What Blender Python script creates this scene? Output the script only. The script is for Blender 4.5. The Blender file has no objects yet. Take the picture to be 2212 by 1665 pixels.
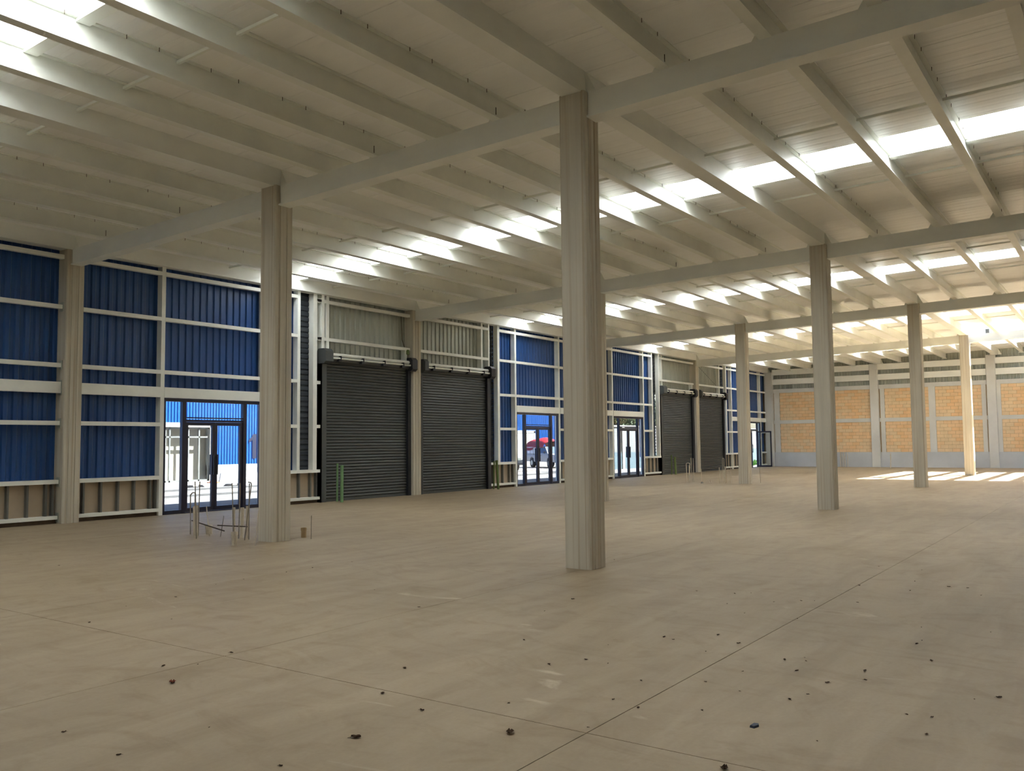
import bpy, math, random
from mathutils import Vector, Matrix
random.seed(7)
scene = bpy.context.scene
col = scene.collection

# ------------------------------------------------------------------ camera
cam_d = bpy.data.cameras.new('camera')
cam = bpy.data.objects.new('camera', cam_d)
col.objects.link(cam)
YAW, PITCH, ROLL = 0.6157, 0.0664, -0.0100
cam_d.sensor_width = 36.0
cam_d.lens = 1880.02 / 2212 * 36.0
cam_d.clip_start, cam_d.clip_end = 0.05, 500
fw = Vector((math.cos(YAW) * math.cos(PITCH), math.sin(YAW) * math.cos(PITCH), math.sin(PITCH)))
rt = Vector((math.sin(YAW), -math.cos(YAW), 0))
up = rt.cross(fw)
r2 = rt * math.cos(ROLL) + up * math.sin(ROLL)
u2 = -rt * math.sin(ROLL) + up * math.cos(ROLL)
M = Matrix((r2, u2, -fw)).transposed().to_4x4()
M.translation = Vector((-9.792, -18.624, 1.6))
cam.matrix_world = M
scene.camera = cam

# ------------------------------------------------------------------ sky, sun, exposure
SKY_STRENGTH = 0.30
SUN_STRENGTH = 30.0
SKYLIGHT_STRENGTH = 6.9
SUN_DIR = Vector((-4.0, 3.8, -6.45)).normalized()
world = bpy.data.worlds.new('world')
scene.world = world
world.use_nodes = True
wn = world.node_tree
sky = wn.nodes.new('ShaderNodeTexSky')
sky.sky_type = 'NISHITA'
sky.sun_disc = False
sky.sun_elevation = math.asin(-SUN_DIR.z)
sky.sun_rotation = math.atan2(-SUN_DIR.x, -SUN_DIR.y)
sky.dust_density = 2.0
bgn = wn.nodes['Background']
bgn.inputs[1].default_value = SKY_STRENGTH
wn.links.new(sky.outputs[0], bgn.inputs[0])

sun_d = bpy.data.lights.new('sun', 'SUN')
sun_d.energy = SUN_STRENGTH
sun_d.angle = 0.0093
sun_d.color = (1.0, 0.98, 0.96)
sun = bpy.data.objects.new('sun', sun_d)
sun.rotation_euler = SUN_DIR.to_track_quat('-Z', 'Y').to_euler()
sun.location = (20, -30, 40)
col.objects.link(sun)

vs = scene.view_settings
vs.view_transform = 'Standard'
vs.look = 'None'
vs.exposure = 0.46
vs.gamma = 1.0
vs.use_curve_mapping = False
scene.cycles.max_bounces = 8
scene.cycles.diffuse_bounces = 6
scene.cycles.glossy_bounces = 2
scene.cycles.use_adaptive_sampling = True
scene.cycles.adaptive_threshold = 0.22
scene.cycles.adaptive_min_samples = 12
scene.cycles.transparent_max_bounces = 12
scene.cycles.sample_clamp_indirect = 6.0
scene.cycles.use_denoising = True

# ------------------------------------------------------------------ materials
def srgb(c):
    return tuple(((v / 255) / 12.92 if v / 255 <= 0.04045 else ((v / 255 + 0.055) / 1.055) ** 2.4) for v in c)

def mat(name, rgb, rough=0.6, spec=0.4, metal=0.0, var=0.12, scale=(3, 3, 3), bump=0.0, bscale=40, second=None, thresh=None):
    """principled material in world space: base colour with a soft noise wear, optional second colour in noise patches"""
    m = bpy.data.materials.new(name)
    m.use_nodes = True
    nt = m.node_tree
    N, Lk = nt.nodes, nt.links
    b = N['Principled BSDF']
    b.inputs['Roughness'].default_value = rough
    b.inputs['Specular IOR Level'].default_value = spec
    b.inputs['Metallic'].default_value = metal
    base = srgb(rgb)
    geo = N.new('ShaderNodeNewGeometry')
    mp = N.new('ShaderNodeMapping')
    mp.inputs['Scale'].default_value = scale
    Lk.new(geo.outputs['Position'], mp.inputs['Vector'])
    nz = N.new('ShaderNodeTexNoise')
    nz.inputs['Scale'].default_value = 1.0
    nz.inputs['Detail'].default_value = 6
    nz.inputs['Roughness'].default_value = 0.6
    Lk.new(mp.outputs[0], nz.inputs['Vector'])
    rp = N.new('ShaderNodeValToRGB')
    c2 = srgb(second) if second else tuple(v * (1 - var) for v in base)
    c1 = base if second else tuple(min(1, v * (1 + var)) for v in base)
    lo, hi = thresh if thresh else (0.35, 0.65)
    rp.color_ramp.elements[0].position = lo
    rp.color_ramp.elements[1].position = hi
    rp.color_ramp.elements[0].color = (*c2, 1)
    rp.color_ramp.elements[1].color = (*c1, 1)
    Lk.new(nz.outputs['Fac'], rp.inputs['Fac'])
    Lk.new(rp.outputs['Color'], b.inputs['Base Color'])
    if bump:
        n2 = N.new('ShaderNodeTexNoise')
        n2.inputs['Scale'].default_value = bscale
        n2.inputs['Detail'].default_value = 4
        Lk.new(geo.outputs['Position'], n2.inputs['Vector'])
        bp = N.new('ShaderNodeBump')
        bp.inputs['Strength'].default_value = bump
        bp.inputs['Distance'].default_value = 0.01
        Lk.new(n2.outputs['Fac'], bp.inputs['Height'])
        Lk.new(bp.outputs[0], b.inputs['Normal'])
    return m

def floor_material():
    m = bpy.data.materials.new('dusty_concrete')
    m.use_nodes = True
    nt = m.node_tree
    N, Lk = nt.nodes, nt.links
    b = N['Principled BSDF']
    b.inputs['Roughness'].default_value = 0.55
    b.inputs['Specular IOR Level'].default_value = 0.35
    geo = N.new('ShaderNodeNewGeometry')
    def noise(scale, rot, detail=6, dist=0.0):
        mp = N.new('ShaderNodeMapping')
        mp.inputs['Scale'].default_value = scale
        mp.inputs['Rotation'].default_value = (0, 0, rot)
        Lk.new(geo.outputs['Position'], mp.inputs['Vector'])
        nz = N.new('ShaderNodeTexNoise')
        nz.inputs['Scale'].default_value = 1
        nz.inputs['Detail'].default_value = detail
        nz.inputs['Roughness'].default_value = 0.62
        nz.inputs['Distortion'].default_value = dist
        Lk.new(mp.outputs[0], nz.inputs['Vector'])
        return nz.outputs['Fac']
    def ramp(f, p0, p1, c0, c1):
        r = N.new('ShaderNodeValToRGB')
        r.color_ramp.elements[0].position = p0
        r.color_ramp.elements[1].position = p1
        r.color_ramp.elements[0].color = (*c0, 1)
        r.color_ramp.elements[1].color = (*c1, 1)
        Lk.new(f, r.inputs['Fac'])
        return r.outputs['Color']
    def mix(mode, fac, a, c):
        x = N.new('ShaderNodeMix')
        x.data_type = 'RGBA'
        x.blend_type = mode
        x.inputs[0].default_value = fac
        Lk.new(a, x.inputs[6])
        Lk.new(c, x.inputs[7])
        return x.outputs[2]
    base = ramp(noise((0.25, 0.3, 1), 0.5, 5), 0.3, 0.7, srgb((154, 138, 111)), srgb((166, 150, 125)))
    stre = ramp(noise((0.55, 2.6, 1), 0.35, 8, 0.8), 0.36, 0.62, (0.78, 0.73, 0.66), (1.05, 1.04, 1.02))
    c = mix('MULTIPLY', 0.55, base, stre)
    swirl = ramp(noise((1.7, 1.1, 1), 1.2, 9, 2.5), 0.32, 0.5, (0.78, 0.73, 0.66), (1, 1, 1))
    c = mix('MULTIPLY', 0.6, c, swirl)
    pale = ramp(noise((2.2, 0.7, 1), -0.4, 7, 1.2), 0.66, 0.76, (0, 0, 0), (1, 1, 1))
    x = N.new('ShaderNodeMix')
    x.data_type = 'RGBA'
    Lk.new(pale, x.inputs[0])
    Lk.new(c, x.inputs[6])
    x.inputs[7].default_value = (*srgb((192, 176, 150)), 1)
    c = x.outputs[2]
    fine = ramp(noise((35, 35, 35), 0, 3), 0.3, 0.7, (0.9, 0.9, 0.9), (1.05, 1.05, 1.05))
    c = mix('MULTIPLY', 0.5, c, fine)
    Lk.new(c, b.inputs['Base Color'])
    bp = N.new('ShaderNodeBump')
    bp.inputs['Strength'].default_value = 0.15
    bp.inputs['Distance'].default_value = 0.01
    Lk.new(noise((6, 12, 6), 0.4, 6), bp.inputs['Height'])
    Lk.new(bp.outputs[0], b.inputs['Normal'])
    return m

def column_material():
    m = mat('cast_concrete', (200, 194, 178), 0.8, 0.2, var=0.08, scale=(6, 6, 0.5), bump=0.15, bscale=25)
    nt = m.node_tree
    N, Lk = nt.nodes, nt.links
    b = N['Principled BSDF']
    src = b.inputs['Base Color'].links[0].from_socket
    geo = [n for n in N if n.type == 'NEW_GEOMETRY'][0]
    mp = N.new('ShaderNodeMapping')
    mp.inputs['Scale'].default_value = (22, 22, 0.22)
    Lk.new(geo.outputs['Position'], mp.inputs['Vector'])
    nz = N.new('ShaderNodeTexNoise')
    nz.inputs['Scale'].default_value = 1
    nz.inputs['Detail'].default_value = 5
    Lk.new(mp.outputs[0], nz.inputs['Vector'])
    rp = N.new('ShaderNodeValToRGB')
    rp.color_ramp.elements[0].position = 0.50
    rp.color_ramp.elements[1].position = 0.68
    rp.color_ramp.elements[0].color = (1, 1, 1, 1)
    rp.color_ramp.elements[1].color = (0.62, 0.50, 0.36, 1)
    Lk.new(nz.outputs['Fac'], rp.inputs['Fac'])
    x = N.new('ShaderNodeMix')
    x.data_type = 'RGBA'
    x.blend_type = 'MULTIPLY'
    x.inputs[0].default_value = 0.55
    Lk.new(src, x.inputs[6])
    Lk.new(rp.outputs[0], x.inputs[7])
    Lk.new(x.outputs[2], b.inputs['Base Color'])
    return m

def glass_material():
    m = bpy.data.materials.new('clear_glass')
    m.use_nodes = True
    nt = m.node_tree
    N, Lk = nt.nodes, nt.links
    N.remove(N['Principled BSDF'])
    out = N['Material Output']
    tr = N.new('ShaderNodeBsdfTransparent')
    tr.inputs[0].default_value = (0.93, 0.96, 0.97, 1)
    gl = N.new('ShaderNodeBsdfGlossy')
    gl.inputs['Roughness'].default_value = 0.03
    lw = N.new('ShaderNodeLayerWeight')
    lw.inputs[0].default_value = 0.15
    fr = N.new('ShaderNodeMath')
    fr.operation = 'MULTIPLY_ADD'
    fr.inputs[1].default_value = 0.35
    fr.inputs[2].default_value = 0.02
    Lk.new(lw.outputs['Facing'], fr.inputs[0])
    mx = N.new('ShaderNodeMixShader')
    Lk.new(fr.outputs[0], mx.inputs[0])
    Lk.new(tr.outputs[0], mx.inputs[1])
    Lk.new(gl.outputs[0], mx.inputs[2])
    Lk.new(mx.outputs[0], out.inputs[0])
    return m

def skylight_material():
    m = bpy.data.materials.new('backlit_polycarbonate')
    m.use_nodes = True
    nt = m.node_tree
    N, Lk = nt.nodes, nt.links
    b = N['Principled BSDF']
    b.inputs['Base Color'].default_value = (0.85, 0.87, 0.88, 1)
    b.inputs['Roughness'].default_value = 0.4
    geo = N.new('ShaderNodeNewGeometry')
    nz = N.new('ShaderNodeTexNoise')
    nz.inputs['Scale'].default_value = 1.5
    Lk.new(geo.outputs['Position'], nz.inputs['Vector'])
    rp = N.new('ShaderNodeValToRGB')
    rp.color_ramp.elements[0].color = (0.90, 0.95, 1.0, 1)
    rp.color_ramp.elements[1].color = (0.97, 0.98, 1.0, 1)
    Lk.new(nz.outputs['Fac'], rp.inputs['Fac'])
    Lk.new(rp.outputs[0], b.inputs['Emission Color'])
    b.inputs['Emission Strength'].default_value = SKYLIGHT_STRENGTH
    return m

MT = {}
MT['floor'] = floor_material()
MT['joint'] = mat('joint_dirt', (74, 62, 48), 0.9, 0.1)
MT['column'] = column_material()
MT['steel'] = mat('cream_white_steel', (237, 239, 231), 0.42, 0.4, var=0.04, scale=(1.5, 1.5, 1.5))
MT['beam'] = mat('cream_white_beam', (237, 239, 233), 0.5, 0.35, var=0.05, scale=(0.7, 0.7, 1.5))
MT['deck'] = mat('white_roof_sheet', (248, 249, 247), 0.36, 0.45, var=0.04, scale=(1.2, 0.35, 1))
MT['skylight'] = skylight_material()
MT['blue'] = mat('blue_cladding', (30, 72, 130), 0.38, 0.5, var=0.08, scale=(2, 2, 0.4))
MT['blue_out'] = mat('bright_blue_cladding', (4, 70, 136), 0.5, 0.3, var=0.06, scale=(2, 2, 0.4))
MT['charcoal'] = mat('charcoal_sheet', (62, 68, 74), 0.42, 0.45, var=0.08, scale=(3, 3, 3))
MT['shutter'] = mat('charcoal_shutter', (72, 76, 75), 0.45, 0.5, var=0.05, scale=(1, 1, 2))
MT['zinc'] = mat('galvanised_sheet', (168, 172, 160), 0.38, 0.5, metal=0.25, var=0.12, scale=(3, 3, 0.5))
MT['alu'] = mat('dark_blue_aluminium', (26, 27, 48), 0.35, 0.5, var=0.05)
MT['black'] = mat('black_steel', (34, 36, 42), 0.45, 0.45, var=0.08)
MT['glass'] = glass_material()
MT['board'] = mat('beige_board', (184, 168, 146), 0.8, 0.2, var=0.06, scale=(1.5, 1.5, 1.5))
MT['stud'] = mat('galvanised_stud', (120, 122, 118), 0.4, 0.5, metal=0.3, var=0.1)
MT['curb'] = mat('earthy_curb', (92, 80, 68), 0.9, 0.1, var=0.2, scale=(6, 6, 6))
MT['concrete'] = mat('smooth_concrete', (206, 206, 202), 0.75, 0.2, var=0.06, scale=(0.8, 0.8, 0.8), bump=0.1)
MT['plinth'] = mat('grey_plinth_concrete', (190, 194, 198), 0.7, 0.25, var=0.07, scale=(0.6, 0.6, 0.6), bump=0.1)
MT['mortar'] = mat('mortar', (170, 146, 112), 0.9, 0.1, var=0.08)
MT['block1'] = mat('tan_block', (228, 194, 152), 0.85, 0.15, var=0.06, scale=(2.5, 2.5, 2.5), bump=0.2)
MT['block2'] = mat('orange_block', (228, 189, 143), 0.85, 0.15, var=0.06, scale=(2.5, 2.5, 2.5), bump=0.2)
MT['block3'] = mat('pale_block', (224, 198, 160), 0.85, 0.15, var=0.06, scale=(2.5, 2.5, 2.5), bump=0.2)
MT['pvc'] = mat('dusty_pvc', (206, 196, 176), 0.6, 0.3, var=0.14, scale=(12, 12, 5))
MT['conduit'] = mat('dull_conduit', (150, 142, 128), 0.5, 0.4, metal=0.2, var=0.15, scale=(14, 14, 4))
MT['rebar'] = mat('dirty_rebar', (78, 68, 56), 0.8, 0.2, var=0.2, scale=(20, 20, 20))
MT['green'] = mat('green_pipe', (120, 158, 112), 0.5, 0.35, var=0.12, scale=(6, 6, 3))
MT['greend'] = mat('olive_pipe', (104, 124, 70), 0.5, 0.35, var=0.12, scale=(6, 6, 3))
MT['leaf'] = mat('dry_leaf', (66, 50, 36), 0.85, 0.1, var=0.35, scale=(30, 30, 30))
MT['leafred'] = mat('red_dry_leaf', (112, 62, 44), 0.85, 0.1, var=0.3, scale=(30, 30, 30))
MT['chip'] = mat('slate_chip', (52, 58, 72), 0.6, 0.3, var=0.15, scale=(20, 20, 20))
MT['outwhite'] = mat('white_render', (140, 138, 133), 0.85, 0.1, var=0.05, scale=(0.6, 0.6, 0.6))
MT['asphalt'] = mat('pale_paving', (98, 98, 97), 0.85, 0.15, var=0.08, scale=(0.5, 0.5, 0.5))
MT['kerb'] = mat('kerb_concrete', (84, 84, 84), 0.85, 0.15, var=0.08)
MT['outblock'] = mat('white_block_wall', (110, 113, 112), 0.85, 0.1, var=0.06, scale=(1, 1, 1))
MT['outplinth'] = mat('pale_blue_plinth', (80, 96, 102), 0.8, 0.15, var=0.05)
MT['white_car'] = mat('white_car_paint', (128, 128, 128), 0.3, 0.5, var=0.02)
MT['tarp'] = mat('red_tarp', (140, 18, 22), 0.55, 0.3, var=0.15, scale=(3, 3, 3))
MT['canvas'] = mat('white_canvas', (206, 204, 198), 0.8, 0.2, var=0.1, scale=(4, 4, 1))
MT['rubber'] = mat('black_rubber', (30, 30, 32), 0.8, 0.2, var=0.1)
MT['carglass'] = mat('dark_car_glass', (70, 84, 92), 0.1, 0.6, var=0.05)
MT['foliage'] = mat('green_foliage', (58, 78, 50), 0.7, 0.2, var=0.35, scale=(4, 4, 4))
MT['bark'] = mat('grey_bark', (104, 92, 78), 0.9, 0.1, var=0.2, scale=(8, 8, 3))
MT['grass'] = mat('bright_grass', (56, 98, 36), 0.8, 0.2, var=0.25, scale=(6, 6, 6))
MT['number'] = mat('navy_number_paint', (10, 20, 46), 0.6, 0.3, var=0.05)
MT['orange'] = mat('orange_plastic', (226, 120, 60), 0.5, 0.4, var=0.05)
MT['backwall'] = mat('warm_wall_paint', (226, 222, 212), 0.85, 0.1, var=0.06)

# ------------------------------------------------------------------ mesh helpers
class MB:
    def __init__(self):
        self.v, self.f = [], []
    def add(self, vs, fs):
        o = len(self.v)
        self.v += [tuple(p) for p in vs]
        self.f += [tuple(o + i for i in f) for f in fs]
        return self
    def hexa(self, b, t):
        """b, t: four bottom and four top points, counter-clockwise from above"""
        return self.add(list(b) + list(t), [(3, 2, 1, 0), (4, 5, 6, 7), (0, 1, 5, 4), (1, 2, 6, 5), (2, 3, 7, 6), (3, 0, 4, 7)])
    def box(self, x0, x1, y0, y1, z0, z1):
        return self.hexa([(x0, y0, z0), (x1, y0, z0), (x1, y1, z0), (x0, y1, z0)], [(x0, y0, z1), (x1, y0, z1), (x1, y1, z1), (x0, y1, z1)])
    def prism(self, pts, a, b):
        """pts: polygon as a function result list at a and at b (same length)"""
        n = len(pts)
        A = [a(p) for p in pts]
        B = [b(p) for p in pts]
        fs = [tuple(range(n))[::-1], tuple(n + i for i in range(n))]
        fs += [(i, (i + 1) % n, n + (i + 1) % n, n + i) for i in range(n)]
        return self.add(A + B, fs)
    def tube(self, p, q, r, n=8, r2=None):
        p, q = Vector(p), Vector(q)
        d = (q - p).normalized()
        s = d.cross(Vector((0, 0, 1)) if abs(d.z) < 0.9 else Vector((1, 0, 0))).normalized()
        t = d.cross(s)
        r2 = r if r2 is None else r2
        A = [p + (s * math.cos(2 * math.pi * i / n) + t * math.sin(2 * math.pi * i / n)) * r for i in range(n)]
        B = [q + (s * math.cos(2 * math.pi * i / n) + t * math.sin(2 * math.pi * i / n)) * r2 for i in range(n)]
        fs = [tuple(range(n))[::-1], tuple(n + i for i in range(n))]
        fs += [(i, (i + 1) % n, n + (i + 1) % n, n + i) for i in range(n)]
        return self.add(A + B, fs)
    def pipe(self, pts, r, n=8):
        for a, b in zip(pts[:-1], pts[1:]):
            self.tube(a, b, r, n)
        return self
    def mesh(self, name, m):
        me = bpy.data.meshes.new(name)
        me.from_pydata(self.v, [], self.f)
        me.materials.append(MT[m])
        me.validate()
        me.update()
        return me
    def build(self, name, m, parent=None, loc=(0, 0, 0), smooth=False):
        return inst(name, self.mesh(name, m), parent, loc, smooth)

def inst(name, me, parent=None, loc=(0, 0, 0), smooth=False):
    o = bpy.data.objects.new(name, me)
    o.location = loc
    if smooth:
        for p in me.polygons:
            p.use_smooth = True
    if parent is not None:
        o.parent = parent
    col.objects.link(o)
    return o

def empty(name, loc=(0, 0, 0)):
    o = bpy.data.objects.new(name, None)
    o.location = loc
    o.empty_display_size = 0.1
    col.objects.link(o)
    return o

def tag(o, label, cat, group=None):
    o['label'] = label
    o['category'] = cat
    if group:
        o['group'] = group
    return o

def struct(o):
    o['kind'] = 'structure'
    return o

ORD = ['zeroth', 'first', 'second', 'third', 'fourth', 'fifth', 'sixth', 'seventh', 'eighth', 'ninth', 'tenth', 'eleventh', 'twelfth',
       'thirteenth', 'fourteenth', 'fifteenth', 'sixteenth', 'seventeenth', 'eighteenth', 'nineteenth', 'twentieth']

# ------------------------------------------------------------------ the grid of the hall
S = 11.09
XL = [-S, 0.0, S, 2 * S, 3 * S, 4 * S]           # girder lines
XBACK, YBACK = -14.0, -34.0
ROWS = [0.0, -6.74, -12.83, -18.9]               # column rows
PUR = [-1.55, -2.84, -4.10, -5.44, -7.99, -9.18, -10.35, -11.54, -14.12, -15.40, -16.60, -17.80]
ALLP = sorted(ROWS + PUR, reverse=True)
SL = 0.0237
RB = lambda y: 5.89 - SL * y                      # underside of the purlins
RT = lambda y: 6.20 - SL * y                      # underside of the roof sheets
OPEN = (31.9, 41.4, -12.83)                       # roof not yet sheeted: X from, X to, Y below
BAYS = [(-S, 0.0, 'before the nearest girder'),
        (0.0, S, 'between first and second girders'),
        (S, 2 * S, 'between second and third girders'),
        (2 * S, 3 * S, 'between third and fourth girders'),
        (3 * S, 4 * S, 'beyond the fourth girder')]

# ------------------------------------------------------------------ floor: slabs with open joints
floor = struct(MB().box(XBACK, 4 * S + 0.6, YBACK, 0.25, -0.30, -0.02).build('floor', 'joint'))
xs = [XBACK] + [(k + 0.5) * S for k in range(-1, 5)]
ys = [0.25, -3.6, -6.74, -9.82, -12.9, -16.1, -19.2, -24.0, -29.0, YBACK]
xs[-1] = 4 * S + 0.6
g = 0.003
slab_cache = {}
for i in range(len(xs) - 1):
    for j in range(len(ys) - 1):
        w, d = round(xs[i + 1] - xs[i], 4), round(ys[j] - ys[j + 1], 4)
        if (w, d) not in slab_cache:
            slab_cache[(w, d)] = MB().box(g, w - g, g, d - g, -0.02, 0.0).mesh('floor_slab', 'floor')
        inst('floor_slab', slab_cache[(w, d)], floor, (xs[i], ys[j + 1], 0))

# ------------------------------------------------------------------ outer walls behind and beside the viewer
wb = MB().box(XBACK - 0.2, XBACK, YBACK, 0.25, -0.1, 7.3)
struct(wb.build('wall_back', 'backwall'))
wr = MB().box(XBACK, 4 * S + 0.6, YBACK - 0.2, YBACK, -0.1, 7.0)
struct(wr.build('wall_right', 'backwall'))

# ------------------------------------------------------------------ ceiling: ribbed roof sheets
def sheet(x0, x1, y0, y1):
    """roof sheet spanning y0 (front) to y1, ribs along Y, 5 cm thick"""
    w = x1 - x0
    n = max(1, round(w / 0.25))
    p = w / n
    prof = [(0.0, 0.012), (0.008, 0.0)]
    for k in range(n):
        c = k * p + p / 2
        prof += [(c - 0.05, 0.0), (c - 0.03, 0.003), (c + 0.03, 0.003), (c + 0.05, 0.0)]
    prof += [(w - 0.008, 0.0), (w, 0.012)]
    m = MB()
    n = len(prof)
    vs = []
    for y in (y0, y1):
        vs += [(x0 + a, y, RT(y) + b) for a, b in prof]
        vs += [(x0, y, RT(y) + 0.09), (x1, y, RT(y) + 0.09)]
    k = n + 2
    fs = [(i, i + 1, k + i + 1, k + i) for i in range(n - 1)]
    fs += [(n, k + n, k + n + 1, n + 1), (0, k, k + n, n), (n - 1, n + 1, k + n + 1, k + n - 1)]
    fs += [tuple(range(n)) + (n + 1, n), tuple(k + i for i in range(n))[::-1] + (k + n, k + n + 1)]
    return m.add(vs, fs)

ceil_m = MB()
for x in XL[:-1]:
    a, b = x - 0.09, x + 0.09
    y0, y1 = 0.45, YBACK
    if OPEN[0] < x < OPEN[1]:
        y1 = OPEN[2]
    ceil_m.hexa([(a, y1, RT(y1) + 0.03), (b, y1, RT(y1) + 0.03), (b, y0, RT(y0) + 0.03), (a, y0, RT(y0) + 0.03)],
                [(a, y1, RT(y1) + 0.08), (b, y1, RT(y1) + 0.08), (b, y0, RT(y0) + 0.08), (a, y0, RT(y0) + 0.08)])
ceiling = struct(ceil_m.build('ceiling', 'deck'))
SKY_A, SKY_B = 5.2, 6.25                            # skylight strip inside a bay
def lay(x0, x1):
    """one sheet, cut where the roof is still open"""
    o0, o1, oy = OPEN
    if x1 <= o0 or x0 >= o1:
        sheet(x0, x1, 0.45, YBACK).build('roof_sheet', 'deck', ceiling)
    else:
        sheet(x0, x1, 0.45, oy).build('roof_sheet', 'deck', ceiling)
        if x0 < o0 - 0.05:
            sheet(x0, o0, oy, YBACK).build('roof_sheet', 'deck', ceiling)
        if x1 > o1 + 0.05:
            sheet(o1, x1, oy, YBACK).build('roof_sheet', 'deck', ceiling)
for bi, (xa, xb, _) in enumerate(BAYS):
    ed = [0, 1.04, 2.08, 3.12, 4.16, SKY_A, SKY_B, 7.22, 8.19, 9.16, 10.13, S]
    if bi == 0:
        ed[0] = XBACK - xa
    if bi == 4:
        ed[-1] = S + 0.6
    for a, b in zip(ed[:-1], ed[1:]):
        if a == SKY_A:
            continue
        lay(xa + a, xa + b)

# ------------------------------------------------------------------ skylights: one translucent pane in each gap between purlins
cell_cache = {}
for bi, (xa, xb, desc) in enumerate(BAYS):
    for k in range(len(ALLP) + 1):
        ya = ALLP[k - 1] if k else 0.45
        yb = ALLP[k] if k < len(ALLP) else YBACK
        x0, x1 = xa + SKY_A, xa + SKY_B
        if bi == 4 and yb < OPEN[2] - 0.1:
            continue
        if k == 0 or k == len(ALLP):
            # eaves gaps without a pane
            sheet(x0, x1, ya, yb).build('roof_sheet', 'deck', ceiling)
            continue
        o = empty('skylight', ((x0 + x1) / 2, (ya + yb) / 2, RT((ya + yb) / 2)))
        lx, ly, lz = o.location
        hw = (ya - yb) / 2
        pm = MB()
        n = 10
        for q in range(n):                          # gently corrugated pane
            u0, u1 = x0 - lx + (x1 - x0) * q / n, x0 - lx + (x1 - x0) * (q + 1) / n
            z0, z1 = (0.100, 0.085) if q % 2 else (0.085, 0.100)
            s0, s1 = -SL * hw, SL * hw
            pm.add([(u0, hw, z0 + s0), (u1, hw, z1 + s0), (u1, -hw, z1 + s1), (u0, -hw, z0 + s1)], [(0, 1, 2, 3)])
        pm.build('translucent_pane', 'skylight', o)
        for e, sg, nm in ((x0 - lx, 1, 'upstand'), (x1 - lx, -1, 'frame_bar')):
            fm = MB()
            s0, s1 = -SL * hw, SL * hw
            a, b = sorted((e - 0.02 * sg, e + 0.03 * sg))
            h2 = hw - 0.02
            zl = 0.0 if sg > 0 else -0.05
            fm.hexa([(a, -h2, zl + s1), (b, -h2, zl + s1), (b, h2, zl + s0), (a, h2, zl + s0)],
                    [(a, -h2, 0.11 + s1), (b, -h2, 0.11 + s1), (b, h2, 0.11 + s0), (a, h2, 0.11 + s0)])
            if sg > 0:
                fm.build(nm, 'steel', o)
                continue
            a, b = sorted((e - 0.13 * sg, e - 0.02 * sg))
            fm.hexa([(a, -h2, -0.05 + s1), (b, -h2, -0.05 + s1), (b, h2, -0.05 + s0), (a, h2, -0.05 + s0)],
                    [(a, -h2, -0.04 + s1), (b, -h2, -0.04 + s1), (b, h2, -0.04 + s0), (a, h2, -0.04 + s0)])
            fm.build(nm, 'steel', o)
        tag(o, 'glowing white skylight, %s from the front wall, %s' % (ORD[k], desc), 'skylight', 'skylights in the roof')
# cap over the pane strips so that only the panes glow
cap = MB()
for bi, (xa, xb, desc) in enumerate(BAYS):
    y0, y1 = 0.45, (OPEN[2] if bi == 4 else YBACK)
    a, b = xa + SKY_A, xa + SKY_B
    cap.hexa([(a, y1, RT(y1) + 0.12), (b, y1, RT(y1) + 0.12), (b, y0, RT(y0) + 0.12), (a, y0, RT(y0) + 0.12)],
             [(a, y1, RT(y1) + 0.135), (b, y1, RT(y1) + 0.135), (b, y0, RT(y0) + 0.135), (a, y0, RT(y0) + 0.135)])
cap.build('skylight_cover', 'deck', ceiling)

# ------------------------------------------------------------------ columns
def column_mesh(w, h, grooves=True, top=None):
    c = 0.018
    hw = w / 2
    gw, gd = 0.012, 0.014
    face = [(-hw + c, -hw)]
    if grooves:
        for t in (-0.22, 0.16):
            face += [(t * w - gw, -hw), (t * w - gw * 0.4, -hw + gd), (t * w + gw * 0.4, -hw + gd), (t * w + gw, -hw)]
    face += [(hw - c, -hw)]
    poly = []
    for r in range(4):
        a = r * math.pi / 2
        ca, sa = round(math.cos(a)), round(math.sin(a))
        pts = face if r % 2 == 0 else [face[0], face[-1]]
        poly += [(x * ca - y * sa, x * sa + y * ca) for x, y in pts]
    m = MB()
    m.prism(poly, lambda p: (p[0], p[1], -0.02), lambda p: (p[0], p[1], h))
    return m

ROWN = ['beside the front wall', 'in the row nearer the front wall', 'in the right-hand row of free columns']
COLS = {
    (0, 0): 'concrete column against the blue wall left of the first glass door',
    (1, 0): 'concrete column between the two near roller doors',
    (2, 0): 'concrete wall column between the second and third glass doors',
    (3, 0): 'concrete column between the two far roller doors',
    (4, 0): 'concrete corner column where blue wall and block wall meet',
    (0, 1): 'free-standing concrete column beside the pipe stubs and first glass door',
    (1, 1): 'concrete column mostly hidden behind the big central column',
    (2, 1): 'free-standing concrete column in front of the far glass door',
    (3, 1): 'concrete column hidden behind the second column of the right-hand row',
    (0, 2): 'biggest concrete column in the middle, rust-streaked, nearest the viewer',
    (1, 2): 'second concrete column of the right-hand row, before the tan blocks',
    (2, 2): 'third concrete column of the right-hand row, left of the sunlit floor',
    (3, 2): 'fourth concrete column of the right-hand row with one sunlit edge',
    (4, 1): 'pale concrete column built into the tan block wall, left one',
    (4, 2): 'pale concrete column built into the tan block wall, right one',
}
for (i, j), lab in COLS.items():
    x, y = i * S, ROWS[j]
    w = 0.385
    if j == 0:
        y = 0.043
    h = RB(ROWS[j])
    if i == 4 and j > 0:
        y += 0.26
        x = 4 * S + 0.04
        w = 0.46
    if i == 4 and j == 0:
        y = -0.20
        w = 0.5
    o = column_mesh(w, h, grooves=(i < 4)).build('concrete_column', 'column' if i < 4 else 'concrete', None, (x, y, 0))
    tag(o, lab, 'column', 'concrete columns of the hall')

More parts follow.
